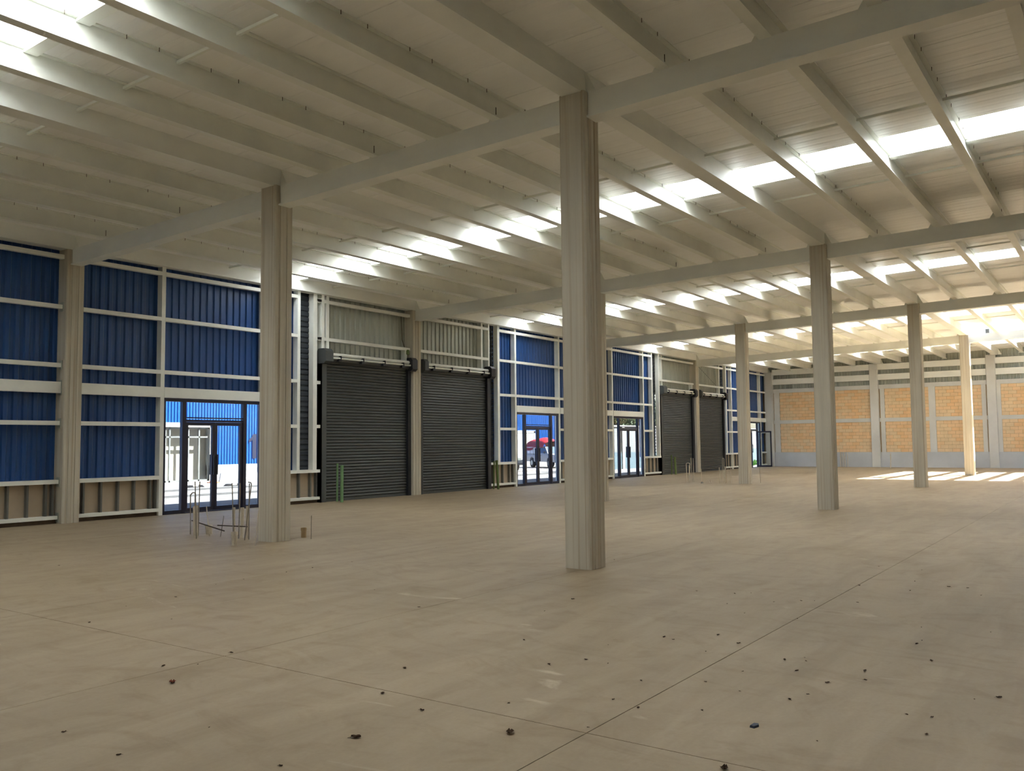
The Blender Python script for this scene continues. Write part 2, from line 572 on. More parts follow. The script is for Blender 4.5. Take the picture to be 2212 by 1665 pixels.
# ------------------------------------------------------------------ main girders (across the hall) in spans
GN = ['nearest', 'second', 'third', 'fourth']
for gi, x in enumerate(XL[1:5]):
    for j in range(3):
        y0 = ROWS[j] - 0.19
        y1 = (ROWS[j + 1] + 0.19) if j < 2 else YBACK
        if j == 0:
            y0 = -0.15
        o = empty('main_girder', (x, (y0 + y1) / 2, RB((y0 + y1) / 2) - 0.33))
        oy, oz = o.location.y, o.location.z
        m = MB()
        hw = 0.085
        zb = lambda y: RB(y) - 0.33 - oz
        zt = lambda y: RB(y) - oz
        b = [(-hw, y1 - oy, zb(y1)), (hw, y1 - oy, zb(y1)), (hw, y0 - oy, zb(y0)), (-hw, y0 - oy, zb(y0))]
        t = [(-hw, y1 - oy, zt(y1)), (hw, y1 - oy, zt(y1)), (hw, y0 - oy, zt(y0)), (-hw, y0 - oy, zt(y0))]
        m.hexa(b, t)
        m.build('web', 'beam', o)
        m = MB()
        fwid = 0.125
        m.hexa([(-fwid, y1 - oy, zb(y1) - 0.02), (fwid, y1 - oy, zb(y1) - 0.02), (fwid, y0 - oy, zb(y0) - 0.02), (-fwid, y0 - oy, zb(y0) - 0.02)],
               [(-fwid, y1 - oy, zb(y1) + 0.005), (fwid, y1 - oy, zb(y1) + 0.005), (fwid, y0 - oy, zb(y0) + 0.005), (-fwid, y0 - oy, zb(y0) + 0.005)])
        m.build('bottom_flange', 'beam', o)
        span = ['from the front wall to the first column row', 'between the two free column rows', 'running off to the right edge'][j]
        tag(o, 'cream-white %s roof girder, span %s' % (GN[gi], span), 'girder', 'roof girders')

# ------------------------------------------------------------------ purlins (along the hall)
def purlin(x0, x1, y, wide, screws):
    o = empty('roof_purlin', ((x0 + x1) / 2, y, RB(y)))
    cx = o.location.x
    a, b = x0 - cx, x1 - cx
    d = RT(y) - RB(y)
    if wide:
        MB().box(a, b, -0.13, 0.13, 0.0, d + 0.02).build('web', 'beam', o)
        m = MB().box(a, b, -0.15, 0.15, -0.012, 0.012)
    else:
        MB().box(a, b, -0.012, 0.012, 0.0, d + 0.02).build('web', 'steel', o)
        MB().box(a, b, -0.075, 0.075, d - 0.012, d + 0.02).build('top_flange', 'steel', o)
        m = MB().box(a, b, -0.075, 0.075, -0.006, 0.014)
    m.build('bottom_flange', 'beam' if wide else 'steel', o)
    # triangular knee plates standing on the girder
    w = 0.13 if wide else 0.0
    for sg in ((1, -1) if wide else (1,)):
        P = [(sg * w, 0.0), (sg * (w + (0.16 if wide else 0.19)), 0.0), (sg * (w + (0.16 if wide else 0.19)), 0.02), (sg * (w + 0.02), d - 0.02), (sg * w, d - 0.02)]
        if sg > 0:
            P = P[::-1]
        MB().prism(P, lambda p: (b - 0.03, p[0], p[1]), lambda p: (b - 0.015, p[0], p[1])).build('knee_plate', 'steel', o)
    if screws:
        sm = MB()
        x = a + 0.5
        k = 0
        while x < b - 0.3:
            for dx in (0, 0.42):
                sm.box(x + dx, x + dx + 0.006, -0.085, -0.079, d - 0.05, d + 0.005)
            x += 1.15
            k += 1
        sm.box(b - 0.17, b - 0.162, -0.05, -0.042, 0.012, 0.14)
        s = sm.build('screw_tips', 'rebar', o)
        s['kind'] = 'stuff'
    return o

for bi, (xa, xb, desc) in enumerate(BAYS):
    for k, y in enumerate(ALLP):
        wide = y in ROWS
        x0 = XBACK if bi == 0 else xa
        x1 = xb + (0.05 if bi == 4 else 0)
        o = purlin(x0, x1, y, wide, (bi < 2 and not wide and k % 2 == 1))
        if wide:
            tag(o, 'broad tie beam over the %s column row, %s' % (ORD[ROWS.index(y) + 1], desc), 'beam', 'tie beams over the column rows')
        else:
            tag(o, 'thin cream roof purlin, %s from the front wall, %s' % (ORD[PUR.index(y) + 1], desc), 'purlin', 'roof purlins')

# ------------------------------------------------------------------ bridging bars between purlins
for bi, (xa, xb, desc) in enumerate(BAYS):
    for q, rel in enumerate((3.95, 7.5)):
        x = xa + rel
        o = empty('bridging_bar_line', (x, 0, RT(0)))
        for k in range(len(ALLP) - 1):
            ya, yb = ALLP[k] - 0.03, ALLP[k + 1] + 0.03
            if ALLP[k] in ROWS:
                ya -= 0.1
            if ALLP[k + 1] in ROWS:
                yb += 0.1
            za, zb_ = RT(ya) - RT(0) - 0.07, RT(yb) - RT(0) - 0.07
            m = MB()
            m.hexa([(-0.02, yb, zb_ - 0.02), (0.02, yb, zb_ - 0.02), (0.02, ya, za - 0.02), (-0.02, ya, za - 0.02)],
                   [(-0.02, yb, zb_ + 0.02), (0.02, yb, zb_ + 0.02), (0.02, ya, za + 0.02), (-0.02, ya, za + 0.02)])
            m.build('bar', 'steel', o)
        tag(o, 'thin bridging bars %s, on the %s side of its skylights' % (desc, ('near', 'far')[q]), 'bridging bars', 'bridging bars between the purlins')

# ------------------------------------------------------------------ front wall
wall = struct(MB().box(XBACK, 2.2, 0.06, 0.22, -0.02, 0.10).box(5.15, 7.1, 0.06, 0.22, -0.02, 0.10).box(15.14, 16.78, 0.06, 0.22, -0.02, 0.10)
              .box(19.82, 24.2, 0.06, 0.22, -0.02, 0.10).box(27.26, 29.0, 0.06, 0.22, -0.02, 0.10).box(37.2, 40.2, 0.06, 0.22, -0.02, 0.10)
              .box(43.2, 44.4, 0.06, 0.22, -0.02, 0.10).build('wall_front', 'curb'))

def rib_profile(w, pitch, d):
    n = max(1, round(w / pitch))
    p = w / n
    pr = [(0.0, 0.0)]
    for k in range(n):
        c = k * p
        pr += [(c + p * 0.30, 0.0), (c + p * 0.42, d), (c + p * 0.78, d), (c + p * 0.90, 0.0)]
    pr += [(w, 0.0)]
    return pr

sheet_cache = {}
def clad(x0, x1, z0, z1, m, y=0.20, pitch=0.2, step=1.0, parent=wall, name='cladding_sheet', d=0.035, gap=0.004):
    """upright ribbed sheets side by side; ribs stand away from the hall"""
    n = max(1, round((x1 - x0) / step))
    w = (x1 - x0) / n
    key = (round(w, 3), round(z1 - z0, 3), m, pitch, d)
    if key not in sheet_cache:
        pr = rib_profile(w - gap, pitch, d)
        h = z1 - z0
        mb = MB()
        k = len(pr)
        vs = [(a, b, 0) for a, b in pr] + [(a, b, h) for a, b in pr]
        vs += [(0, d + 0.012, 0), (w - gap, d + 0.012, 0), (0, d + 0.012, h), (w - gap, d + 0.012, h)]
        fs = [(i, i + 1, k + i + 1, k + i) for i in range(k - 1)]
        q = 2 * k
        fs += [(q, q + 2, q + 3, q + 1), (0, k, q + 2, q), (k - 1, q + 1, q + 3, 2 * k - 1),
               tuple(range(k - 1, -1, -1)) + (q, q + 1), tuple(range(k, 2 * k)) + (q + 3, q + 2)]
        mb.add(vs, fs)
        sheet_cache[key] = mb.mesh(name, m)
    for i in range(n):
        inst(name, sheet_cache[key], parent, (x0 + i * w, y, z0))

ZT = 6.16
clad(XBACK, 2.2, 0.9, ZT, 'blue')
clad(2.2, 5.17, 2.76, ZT, 'blue')
clad(5.17, 6.38, 0.9, ZT, 'blue')
clad(15.66, 16.78, 0.9, ZT, 'blue')
clad(16.78, 19.80, 2.76, ZT, 'blue')
clad(19.80, 24.22, 0.9, ZT, 'blue')
clad(24.22, 27.24, 2.76, ZT, 'blue')
clad(27.24, 28.2, 0.9, ZT, 'blue')
clad(37.62, 40.2, 0.9, ZT, 'blue')
clad(40.2, 43.18, 2.76, ZT, 'blue')
clad(43.18, 44.45, 0.9, ZT, 'blue')
clad(6.9, 15.16, 3.92, ZT, 'zinc', y=0.21)
clad(28.95, 37.22, 3.92, ZT, 'zinc', y=0.21)
# charcoal pilaster strips with horizontal ribs
def hclad(x0, x1, z0, z1, m='charcoal', y=0.22):
    h = z1 - z0
    mb = MB()
    n = round(h / 0.15)
    pr = []
    for k in range(n):
        c = z0 + k * h / n
        p = h / n
        pr += [(c, 0.0), (c + 0.55 * p, 0.0), (c + 0.65 * p, 0.03), (c + 0.9 * p, 0.03)]
    pr += [(z1, 0.0)]
    poly = pr + [(z1, 0.05), (z0, 0.05)]
    mb.prism(poly, lambda p: (x0, y + p[1], p[0]), lambda p: (x1, y + p[1], p[0]))
    mb.build('charcoal_panel', m, wall)
for a, b in ((6.38, 6.9), (15.16, 15.66), (28.2, 28.95), (37.22, 37.62)):
    hclad(a, b, 0.9, ZT)
hclad(6.9, 7.14, 0.9, 3.92)
hclad(33.44, 33.62, 0.0, 3.92)
hclad(11.24, 11.42, 0.0, 3.92)
hclad(10.9, 10.99, 0.0, 3.92)

# horizontal girts
def girt(x0, x1, z, h=0.09, y0=-0.02, y1=0.10):
    MB().box(x0, x1, y0, y1, z - h / 2, z + h / 2).build('girt', 'steel', wall)
for z in (5.72, 4.63, 3.37, 2.13):
    girt(XBACK, -0.15, z)
    girt(0.19, 2.15, z)
    girt(5.22, 6.30, z)
    girt(15.71, 16.70, z)
    girt(19.85, 21.99, z)
    girt(22.37, 24.17, z)
    girt(27.29, 28.12, z)
    girt(37.65, 38.35, z)
    girt(38.45, 40.13, z)
    girt(43.25, 44.3, z)
    girt(6.98, 7.16, z)
for z in (5.72, 4.63, 3.37):
    for a, b in ((2.25, 5.12), (16.80, 19.74), (24.27, 27.19), (40.23, 43.15)):
        girt(a, b, z)
for z in (5.70, 4.62):
    for a, b in ((7.0, 10.9), (11.28, 15.1), (28.98, 33.08), (33.46, 37.2)):
        girt(a, b, z)
# header beams over the doors
for a, b in ((XBACK, -0.16), (0.19, 2.15), (2.25, 5.12), (5.22, 6.0), (16.80, 19.74), (19.84, 21.99), (22.37, 24.17), (24.27, 27.19), (38.45, 40.13), (40.23, 43.15), (43.25, 44.3)):
    MB().box(a, b, -0.03, 0.12, 2.77, 3.01).build('header_beam', 'steel', wall)
# upright posts
for x, z0, w in ((2.2, 0, .1), (5.17, 0, .1), (6.34, 0.9, .1), (6.93, 0.9, .14), (7.22, 4.1, .1), (7.40, 4.1, .1), (14.68, 4.1, .08), (15.10, 4.1, .07), (15.68, 0.9, .13), (16.75, 0, .1), (19.79, 0, .1),
                 (24.22, 0, .1), (27.24, 0, .1), (28.17, 0.9, .1), (28.93, 0.9, .1), (29.25, 4.1, .08), (36.6, 4.1, .08), (37.6, 0.9, .12), (38.4, 0, .1), (40.18, 0, .1), (43.2, 0, .1)):
    MB().box(x - w / 2, x + w / 2, -0.015, 0.17, z0, 5.93).build('post', 'steel', wall)
for x in (10.72, 32.9):
    MB().box(x - 0.05, x + 0.05, 0.0, 0.17, 4.1, 4.62).build('post', 'steel', wall)
# little angle cleats where the girts meet the first column
for z in (4.63, 3.37, 2.89, 2.13, 0.88, 0.13):
    h = 0.10 if z != 2.89 else 0.16
    MB().box(-0.21, -0.15, -0.05, 0.08, z - h, z + h).build('cleat', 'zinc', wall)
# thin brace wire
MB().tube((33.7, 0.05, 5.68), (36.5, 0.05, 4.62), 0.012, 6).build('brace_rod', 'stud', wall)
# loose cable above the first roller door
MB().pipe([(10.60, 0.10, 5.70), (10.62, 0.08, 5.2), (10.60, 0.05, 4.9), (10.72, 0.03, 4.6)], 0.012, 6).build('cable', 'rebar', wall)
MB().box(10.74, 10.84, -0.04, 0.05, 4.45, 4.6).build('junction_box', 'greend', wall)

# low walls: board, studs, rails
stud_mesh = MB().box(0, 0.012, 0.0, 0.09, 0, 0.68).box(0, 0.045, 0.0, 0.006, 0, 0.68).box(0, 0.045, 0.084, 0.09, 0, 0.68).mesh('stud', 'stud')
def low_wall(x0, x1, studs=None):
    b = MB().box(x0, x1, 0.155, 0.20, 0.06, 0.9).build('low_wall_board', 'board', wall)
    MB().box(x0, x1, -0.03, 0.19, 0.84, 0.925).build('sill_rail', 'steel', b)
    MB().box(x0, x1, -0.02, 0.15, 0.09, 0.165).build('bottom_rail', 'steel', b)
    x = x0 + 0.2
    ss = studs if studs else []
    if not studs:
        while x < x1 - 0.05:
            ss.append(x)
            x += 0.40
    for s in ss:
        inst('stud', stud_mesh, b, (s, 0.06, 0.163))
low_wall(XBACK, -0.15, [-0.20 - 0.1, -0.44, -0.82, -1.21, -1.6, -2.0, -2.4, -2.8, -3.2, -3.6, -4.0])
low_wall(0.19, 2.15, [0.23, 0.37, 0.77, 1.17, 1.56, 1.96, 2.09])
low_wall(5.22, 7.12, [5.3, 5.65, 6.05, 6.43, 6.84, 7.05])
low_wall(15.16, 16.70, [15.2, 15.41, 15.72, 16.0, 16.41, 16.62])
low_wall(19.84, 21.99)
low_wall(22.37, 24.17)
low_wall(27.29, 29.0)
low_wall(37.22, 38.35)
low_wall(38.45, 40.13)
low_wall(43.25, 44.3)

# ------------------------------------------------------------------ glass doors
def glass_door(n, x0, x1, open_leaf=False):
    W = x1 - x0
    y0, y1 = 0.0, 0.09
    f = MB()
    zt, ztr = 2.76, 2.20
    sl = 0.53
    f.box(x0, x0 + 0.05, y0, y1, 0, zt).box(x1 - 0.05, x1, y0, y1, 0, zt)            # jambs
    f.box(x0 + 0.05, x1 - 0.05, y0, y1, zt - 0.08, zt)                                # head
    f.box(x0 + 0.05, x0 + sl - 0.04, y0, y1, 0, 0.09).box(x1 - sl + 0.04, x1 - 0.05, y0, y1, 0, 0.09)
    f.box(x0 + sl - 0.04, x0 + sl + 0.06, y0 - 0.01, y1, 0, zt - 0.08).box(x1 - sl - 0.06, x1 - sl + 0.04, y0 - 0.01, y1, 0, zt - 0.08)
    f.box(x0 + sl + 0.06, x1 - sl - 0.06, y0, y1, ztr, ztr + 0.055).box(x0 + sl + 0.06, x1 - sl - 0.06, y0, y1, ztr + 0.085, ztr + 0.115)
    f.box(x0 + sl + 0.06, x1 - sl - 0.06, y0, y1, 0.0, 0.02)
    door = struct(f.build('door_%d' % n, 'alu'))
    yg = 0.045
    def pane(a, b, c, d, p=door, yy=yg):
        MB().box(a, b, yy - 0.003, yy + 0.003, c, d).build('glass_pane', 'glass', p)
    pane(x0 + 0.05, x0 + sl - 0.04, 0.09, zt - 0.08)
    pane(x1 - sl + 0.04, x1 - 0.05, 0.09, zt - 0.08)
    pane(x0 + sl + 0.06, x1 - sl - 0.06, ztr + 0.115, zt - 0.08)
    a, b = x0 + sl + 0.065, x1 - sl - 0.065
    mid = (a + b) / 2
    for k, (p, q) in enumerate(((a, mid - 0.003), (mid + 0.003, b))):
        w = q - p
        l = MB().box(0, 0.075, -0.03, 0.03, 0.025, ztr - 0.005).box(w - 0.075, w, -0.03, 0.03, 0.025, ztr - 0.005)
        l.box(0.075, w - 0.075, -0.03, 0.03, 0.025, 0.12).box(0.075, w - 0.075, -0.03, 0.03, ztr - 0.085, ztr - 0.005)
        leaf = l.build('door_leaf', 'alu', door, (p, yg, 0))
        MB().box(0.075, w - 0.075, -0.003, 0.003, 0.12, ztr - 0.085).build('glass_pane', 'glass', leaf)
        hx = w - 0.04 if k == 0 else 0.04
        for yy in (-0.075, 0.075):
            h = MB().box(hx - 0.02, hx + 0.02, yy - 0.012, yy + 0.012, 0.90, 1.40)
            h.box(hx - 0.012, hx + 0.012, min(0, yy), max(0, yy), 0.95, 0.975).box(hx - 0.012, hx + 0.012, min(0, yy), max(0, yy), 1.325, 1.35)
            h.build('pull_handle', 'black', leaf)
        if open_leaf and k == 1:
            # swing inwards about the outer edge
            leaf.location = (q, yg - 0.03, 0)
            leaf.rotation_euler = (0, 0, math.radians(98))
            for ch in [leaf]:
                ch.data.transform(Matrix.Translation((-w, 0, 0)))
            for ch in leaf.children:
                ch.data.transform(Matrix.Translation((-w, 0, 0)))
    return door
glass_door(1, 2.26, 5.11)
glass_door(2, 16.81, 19.73)
glass_door(3, 24.28, 27.18)
glass_door(4, 40.24, 43.14, True)

# ------------------------------------------------------------------ roller doors
def roller_door(x0, x1, gl, gr, label):
    """curtain from x0 to x1, guides gl and gr wide"""
    o = empty('roller_door', ((x0 + x1) / 2, 0.05, 0))
    cx = o.location.x
    a, b = x0 - cx, x1 - cx
    n, top = 45, 4.02
    p = (top - 0.08) / n
    prof = [(0.02, 0.0), (0.0, 0.012), (-0.012, p * 0.5), (0.0, p - 0.012), (0.02, p), (0.03, p), (0.03, 0.0)]
    me = MB().prism(prof[::-1], lambda q: (a, q[0], q[1]), lambda q: (b, q[0], q[1])).mesh('slat', 'shutter')
    for k in range(n):
        inst('slat', me, o, (0, 0, 0.08 + k * p))
    MB().box(a, b, -0.015, 0.03, 0.0, 0.08).build('bottom_bar', 'shutter', o)
    MB().box(a - gl, a + 0.03, -0.10, 0.06, 0, 4.0).box(a - gl, a - gl + 0.03, -0.10, 0.12, 0, 4.0).build('guide_rail', 'shutter', o)
    MB().box(b - 0.03, b + gr, -0.10, 0.06, 0, 4.0).build('guide_rail', 'black', o)
    MB().tube((a, -0.12, 4.19), (b, -0.12, 4.19), 0.055, 12).build('barrel_tube', 'steel', o)
    MB().tube((a, -0.20, 4.09), (b, -0.20, 4.09), 0.028, 8).build('spring_tube', 'steel', o)
    r = MB()
    r.tube((a, -0.08, 4.06), (b, -0.08, 4.06), 0.085, 12)
    r.build('curtain_roll', 'shutter', o)
    for t in (0.12, 0.38, 0.64, 0.88):
        xx = a + t * (b - a)
        MB().box(xx - 0.05, xx + 0.05, -0.25, -0.06, 3.99, 4.07).box(xx + 0.03, xx + 0.05, -0.25, -0.06, 4.07, 4.16).build('roll_bracket', 'black', o)
    oc = []
    for (yy, zz) in ((-0.30, 3.98), (-0.22, 3.91), (0.0, 3.91), (0.07, 3.98), (0.07, 4.26), (0.0, 4.34), (-0.22, 4.34), (-0.30, 4.26)):
        oc.append((yy, zz))
    MB().prism(oc[::-1], lambda q: (a - gl - 0.02, q[0], q[1]), lambda q: (a + 0.10, q[0], q[1])).build('end_plate', 'shutter', o)
    MB().prism(oc[::-1], lambda q: (b - 0.04, q[0], q[1]), lambda q: (b + gr + 0.06, q[0], q[1])).build('end_plate', 'black', o)
    return tag(o, label, 'roller door', 'charcoal roller doors')
roller_door(7.30, 10.80, 0.17, 0.14, 'largest charcoal roller door, left of the near wall column with thin green posts')
roller_door(11.44, 14.98, 0.06, 0.15, 'charcoal roller door right of the near wall column, beside leaning olive pipes')
roller_door(29.26, 32.82, 0.25, 0.18, 'far charcoal roller door with two short green posts in front')
roller_door(33.66, 37.08, 0.06, 0.14, 'farthest charcoal roller door, right of the far wall column')

# ------------------------------------------------------------------ far wall of concrete blocks
XE = 4 * S
far = struct(MB().box(XE + 0.02, XE + 0.30, YBACK, 0.25, -0.02, 4.78).build('wall_far', 'mortar'))
MB().box(XE - 0.10, XE + 0.02, YBACK, -0.45, -0.02, 0.88).build('plinth', 'plinth', far)
MB().box(XE - 0.055, XE + 0.02, YBACK, -0.45, 2.65, 2.87).build('concrete_band', 'concrete', far)
MB().box(XE - 0.06, XE + 0.02, YBACK, -0.45, 4.58, 4.82).build('concrete_band', 'concrete', far)
for a, b in ((-0.50, -0.84), (-6.78, -7.02), (-9.38, -9.73), (-12.06, -12.28), (-12.8, -13.0), (-15.7, -16.05), (-18.4, -18.9)):
    MB().box(XE - 0.04, XE + 0.02, b, a, 0.88, 4.58).build('concrete_stiffener', 'concrete', far)
blk = [MB().box(-0.005, 0.03, 0.006, 0.384, 0.006, 0.188).mesh('block', 'block%d' % (i + 1)) for i in range(3)]
half_cache = {}
nb = 0
for (pa, pb) in ((-0.84, -6.32), (-7.02, -9.38), (-9.73, -12.06), (-13.0, -15.7)):
    for z0, z1 in ((0.88, 2.65), (2.87, 4.58)):
        panel = MB().box(XE + 0.0, XE + 0.02, pb, pa, z0, z1).build('block_panel', 'mortar', far)
        rows = 9
        h = (z1 - z0) / rows
        for r in range(rows):
            y = pb - (0.195 if r % 2 else 0)
            while y < pa - 0.02:
                a, b = max(y, pb), min(y + 0.39, pa)
                if b - a > 0.05:
                    edge = abs(a - pb) < 0.5 or abs(b - pa) < 0.5
                    mi = random.choice((0, 1, 1, 0, 2) if not edge else (2, 2, 0))
                    key = (round(b - a, 2), round(h, 3), mi)
                    if key not in half_cache:
                        half_cache[key] = MB().box(-0.014, 0.01, 0.006, b - a - 0.006, 0.006, h - 0.006).mesh('block', 'block%d' % (mi + 1))
                    inst('block', half_cache[key], panel, (XE, a, z0 + r * h))
                    nb += 1
                y += 0.39
# zinc sheets and beams above
def zsheet(y0, y1, z0, z1):
    w = 0.98
    n = round((y0 - y1) / w)
    w = (y0 - y1) / n
    me = None
    for i in range(n):
        if me is None:
            pr = rib_profile(w - 0.004, 0.16, 0.04)
            k = len(pr)
            h = z1 - z0
            mb = MB()
            vs = [(b, -a, 0) for a, b in pr] + [(b, -a, h) for a, b in pr] + [(0.055, 0, 0), (0.055, -w + .004, 0), (0.055, 0, h), (0.055, -w + .004, h)]
            q = 2 * k
            fs = [(i2, i2 + 1, k + i2 + 1, k + i2) for i2 in range(k - 1)] + [(q, q + 2, q + 3, q + 1), (0, k, q + 2, q), (k - 1, q + 1, q + 3, 2 * k - 1)]
            mb.add(vs, fs)
            me = mb.mesh('zinc_sheet', 'zinc')
        inst('zinc_sheet', me, far, (XE + 0.10, y0 - i * w, z0))
zsheet(0.25, YBACK, 4.78, 6.72)
for za, zb_ in ((5.10, 5.44), (5.70, 6.04)):
    for ya, yb in ((-0.45, -6.25), (-6.71, -12.34), (-12.8, YBACK)):
        MB().box(XE - 0.12, XE + 0.06, yb, ya, za, zb_).build('wall_beam', 'beam', far)

# ------------------------------------------------------------------ pipe stubs and conduits rising from the floor
def up(pts, r, name, m, label, cat='pipe', group='pipes rising from the floor', n=8):
    b = Vector(pts[0])
    o = MB().pipe([tuple(Vector(p) - b) for p in pts], r, n).build(name, m, None, tuple(b))
    return tag(o, label, cat, group)
def stub(base, top, d, label, m='pvc', cap=True):
    bx, by = base
    o = empty('pipe_stub', (bx, by, 0))
    t = Vector(top) - Vector((bx, by, 0))
    n = 14
    # open pipe: outer and inner walls with a rim
    r0, r1 = d / 2, d / 2 * 0.82
    m_ = MB()
    vs, fs = [], []
    for (r, z) in ((r0, 0), (r0, t.z), (r1, t.z), (r1, t.z - min(0.1, t.z * .8))):
        f_ = z / t.z if t.z else 0
        vs += [(t.x * f_ + r * math.cos(2 * math.pi * i / n), t.y * f_ + r * math.sin(2 * math.pi * i / n), z) for i in range(n)]
    for k in range(3):
        fs += [(k * n + i, k * n + (i + 1) % n, (k + 1) * n + (i + 1) % n, (k + 1) * n + i) for i in range(n)]
    fs.append(tuple(3 * n + i for i in range(n)))
    m_.add(vs, fs)
    m_.build('pipe_body', m, o)
    ring = MB().tube((t.x * .93, t.y * .93, t.z - min(0.05, t.z * .4)), (t.x, t.y, t.z - 0.004), r0 * 1.12, n)
    ring.f = ring.f[2:]
    ring.build('collar', m, o)
    return tag(o, label, 'pipe', 'pipe stubs rising from the floor')
near = 'near the first free column'
up([(-0.09, -4.52, 0), (-0.12, -4.55, 0.72), (-0.11, -4.60, 0.76), (-0.11, -4.68, 0.76), (-0.12, -4.69, 0.72), (-0.09, -4.64, 0)], 0.011, 'bent_conduit', 'conduit', 'thin conduit bent into an upside-down U, leftmost of the near pipe cluster', 'conduit')
stub((-0.15, -4.72), (-0.17, -4.74, 0.52), 0.045, 'pale upright pipe inside the left end of the near pipe cluster')
stub((-0.33, -5.05), (-0.36, -5.08, 0.56), 0.047, 'pale upright pipe right of the bent conduit, near the first glass door')
up([(-0.51, -5.30, 0), (-0.53, -5.31, 0.5), (-0.57, -5.33, 0.99)], 0.009, 'conduit', 'conduit', 'tall thin leaning conduit at the left of the near pipe cluster', 'conduit')
up([(-0.17, -4.87, 0), (-0.185, -4.9, 0.5), (-0.2, -4.94, 0.97)], 0.009, 'conduit', 'conduit', 'tall thin upright conduit just right of the upside-down U conduit', 'conduit')
up([(-0.1, -5.1, 0), (-0.15, -5.07, 0.53)], 0.009, 'conduit', 'pvc', 'short pale conduit leaning left between the two near pipe groups', 'conduit')
up([(-0.08, -5.39, 0), (-0.06, -5.45, 0.37)], 0.006, 'wire_rod', 'conduit', 'short thin wire rod between the two near pipe groups', 'rod')
stub((-0.04, -5.72), (-0.07, -5.74, 0.53), 0.05, 'pale pipe, left of three thick ones beside the first free column')
stub((0.0, -5.88), (-0.02, -5.91, 0.53), 0.06, 'thickest pale pipe, middle of three beside the first free column')
stub((0.0, -6.02), (-0.02, -6.05, 0.56), 0.05, 'pale pipe, right of three thick ones beside the first free column')
up([(-0.16, -5.86, 0), (-0.2, -5.86, 0.96)], 0.009, 'conduit', 'conduit', 'tall conduit in front of the thick pipes, left of a pair', 'conduit')
up([(-0.12, -5.95, 0), (-0.14, -6.0, 0.96)], 0.009, 'conduit', 'conduit', 'tall conduit in front of the thick pipes, right of a pair', 'conduit')
up([(-0.11, -6.21, 0), (-0.14, -6.25, 0.96)], 0.009, 'conduit', 'conduit', 'tall thin conduit leaning right next to the first free column', 'conduit')
up([(-0.22, -6.24, 0), (-0.20, -6.38, 0.95), (-0.20, -6.36, 0.98), (-0.22, -6.32, 0.985)], 0.009, 'conduit', 'conduit', 'tall conduit with hooked tip, nearest the first free column', 'conduit')
stub((-0.79, -6.72), (-0.80, -6.73, 0.22), 0.098, 'short fat white pipe stub before the near pipe cluster')
up([(-0.65, -7.06, 0), (-0.64, -7.13, 0.57)], 0.007, 'wire_rod', 'pvc', 'thin pale rod leaning against the foot of the first free column', 'rod')
stub((0.60, -6.79), (0.59, -6.80, 0.17), 0.089, 'short fat brownish pipe stub right of the first free column', 'mortar')
up([(0.49, -7.10, 0), (0.48, -7.12, 0.40)], 0.006, 'wire_rod', 'conduit', 'thin rod standing right of the short brown pipe stub', 'rod')
stub((0.13, -4.52 - .25), (0.12, -4.77, 0.16), 0.119, 'low fat pale pipe stub behind the bent conduit')
o = MB().tube((0.02, -4.40, 0.235), (-0.42, -5.95, 0.16), 0.011, 8).build('rebar', 'rebar')
tag(o, 'dark rebar lying across the near pipes, sloping down to the right', 'rebar', 'rebars tied across the pipes')
o = MB().tube((-0.10, -5.33, 0.20), (-0.10, -6.15, 0.215), 0.010, 8).build('rebar', 'rebar')
tag(o, 'dark level rebar tied across the three thick near pipes', 'rebar', 'rebars tied across the pipes')
# far group beside the column in front of the fourth door
up([(22.33, -4.31, 0), (22.28, -4.31, 0.72), (22.29, -4.34, 0.76), (22.30, -4.42, 0.76), (22.31, -4.45, 0.72), (22.34, -4.42, 0)], 0.014, 'bent_conduit', 'pvc', 'pale U-bent conduit at the left of the far pipe group', 'conduit')
stub((23.17, -4.02), (23.15, -4.06, 0.64), 0.042, 'pale pipe right of the far U-bent conduit')
up([(23.22, -4.14, 0), (23.14, -4.14, 0.94)], 0.013, 'conduit', 'pvc', 'tall far conduit before the far wall column, left of a pair', 'conduit')
up([(22.83, -4.38, 0), (22.77, -4.39, 0.94)], 0.013, 'conduit', 'pvc', 'tall far conduit before the far wall column, right of a pair', 'conduit')
up([(23.36, -4.47, 0), (23.33, -4.49, 0.5)], 0.012, 'conduit', 'pvc', 'short far conduit alone in front of the farthest roller door', 'conduit')
stub((22.66, -5.11), (22.66, -5.11, 0.09), 0.03, 'tiny far pipe stub, left of two')
stub((22.69, -5.18), (22.69, -5.18, 0.09), 0.03, 'tiny far pipe stub, right of two')
stub((22.04, -5.78), (22.0, -5.79, 0.61), 0.032, 'far pipe left of the narrow U conduit by the third free column')
up([(22.08, -5.87, 0), (22.03, -5.91, 0.93), (22.035, -5.925, 0.96), (22.045, -5.945, 0.96), (22.05, -5.96, 0.93), (22.09, -5.94, 0)], 0.012, 'bent_conduit', 'pvc', 'narrow tall U-bent conduit left of the column before the far door', 'conduit')
stub((22.70, -5.75), (22.66, -5.77, 0.62), 0.044, 'far pipe right of the narrow tall U conduit')
up([(22.53, -5.89, 0), (22.51, -5.93, 0.54)], 0.010, 'conduit', 'pvc', 'thin far conduit before the far low wall, left of two', 'conduit')
up([(22.01, -6.25, 0), (21.97, -6.25, 0.64)], 0.010, 'conduit', 'pvc', 'thin far conduit before the far low wall, right of two', 'conduit')
up([(23.01, -7.02, 0), (22.96, -7.02, 0.63)], 0.007, 'wire_rod', 'conduit', 'thin rod standing right of the column before the far door', 'rod')
up([(22.03, -6.99, 0), (22.02, -7.0, 0.53)], 0.008, 'wire_rod', 'pvc', 'thin rod at the right foot of the column before the far door', 'rod')
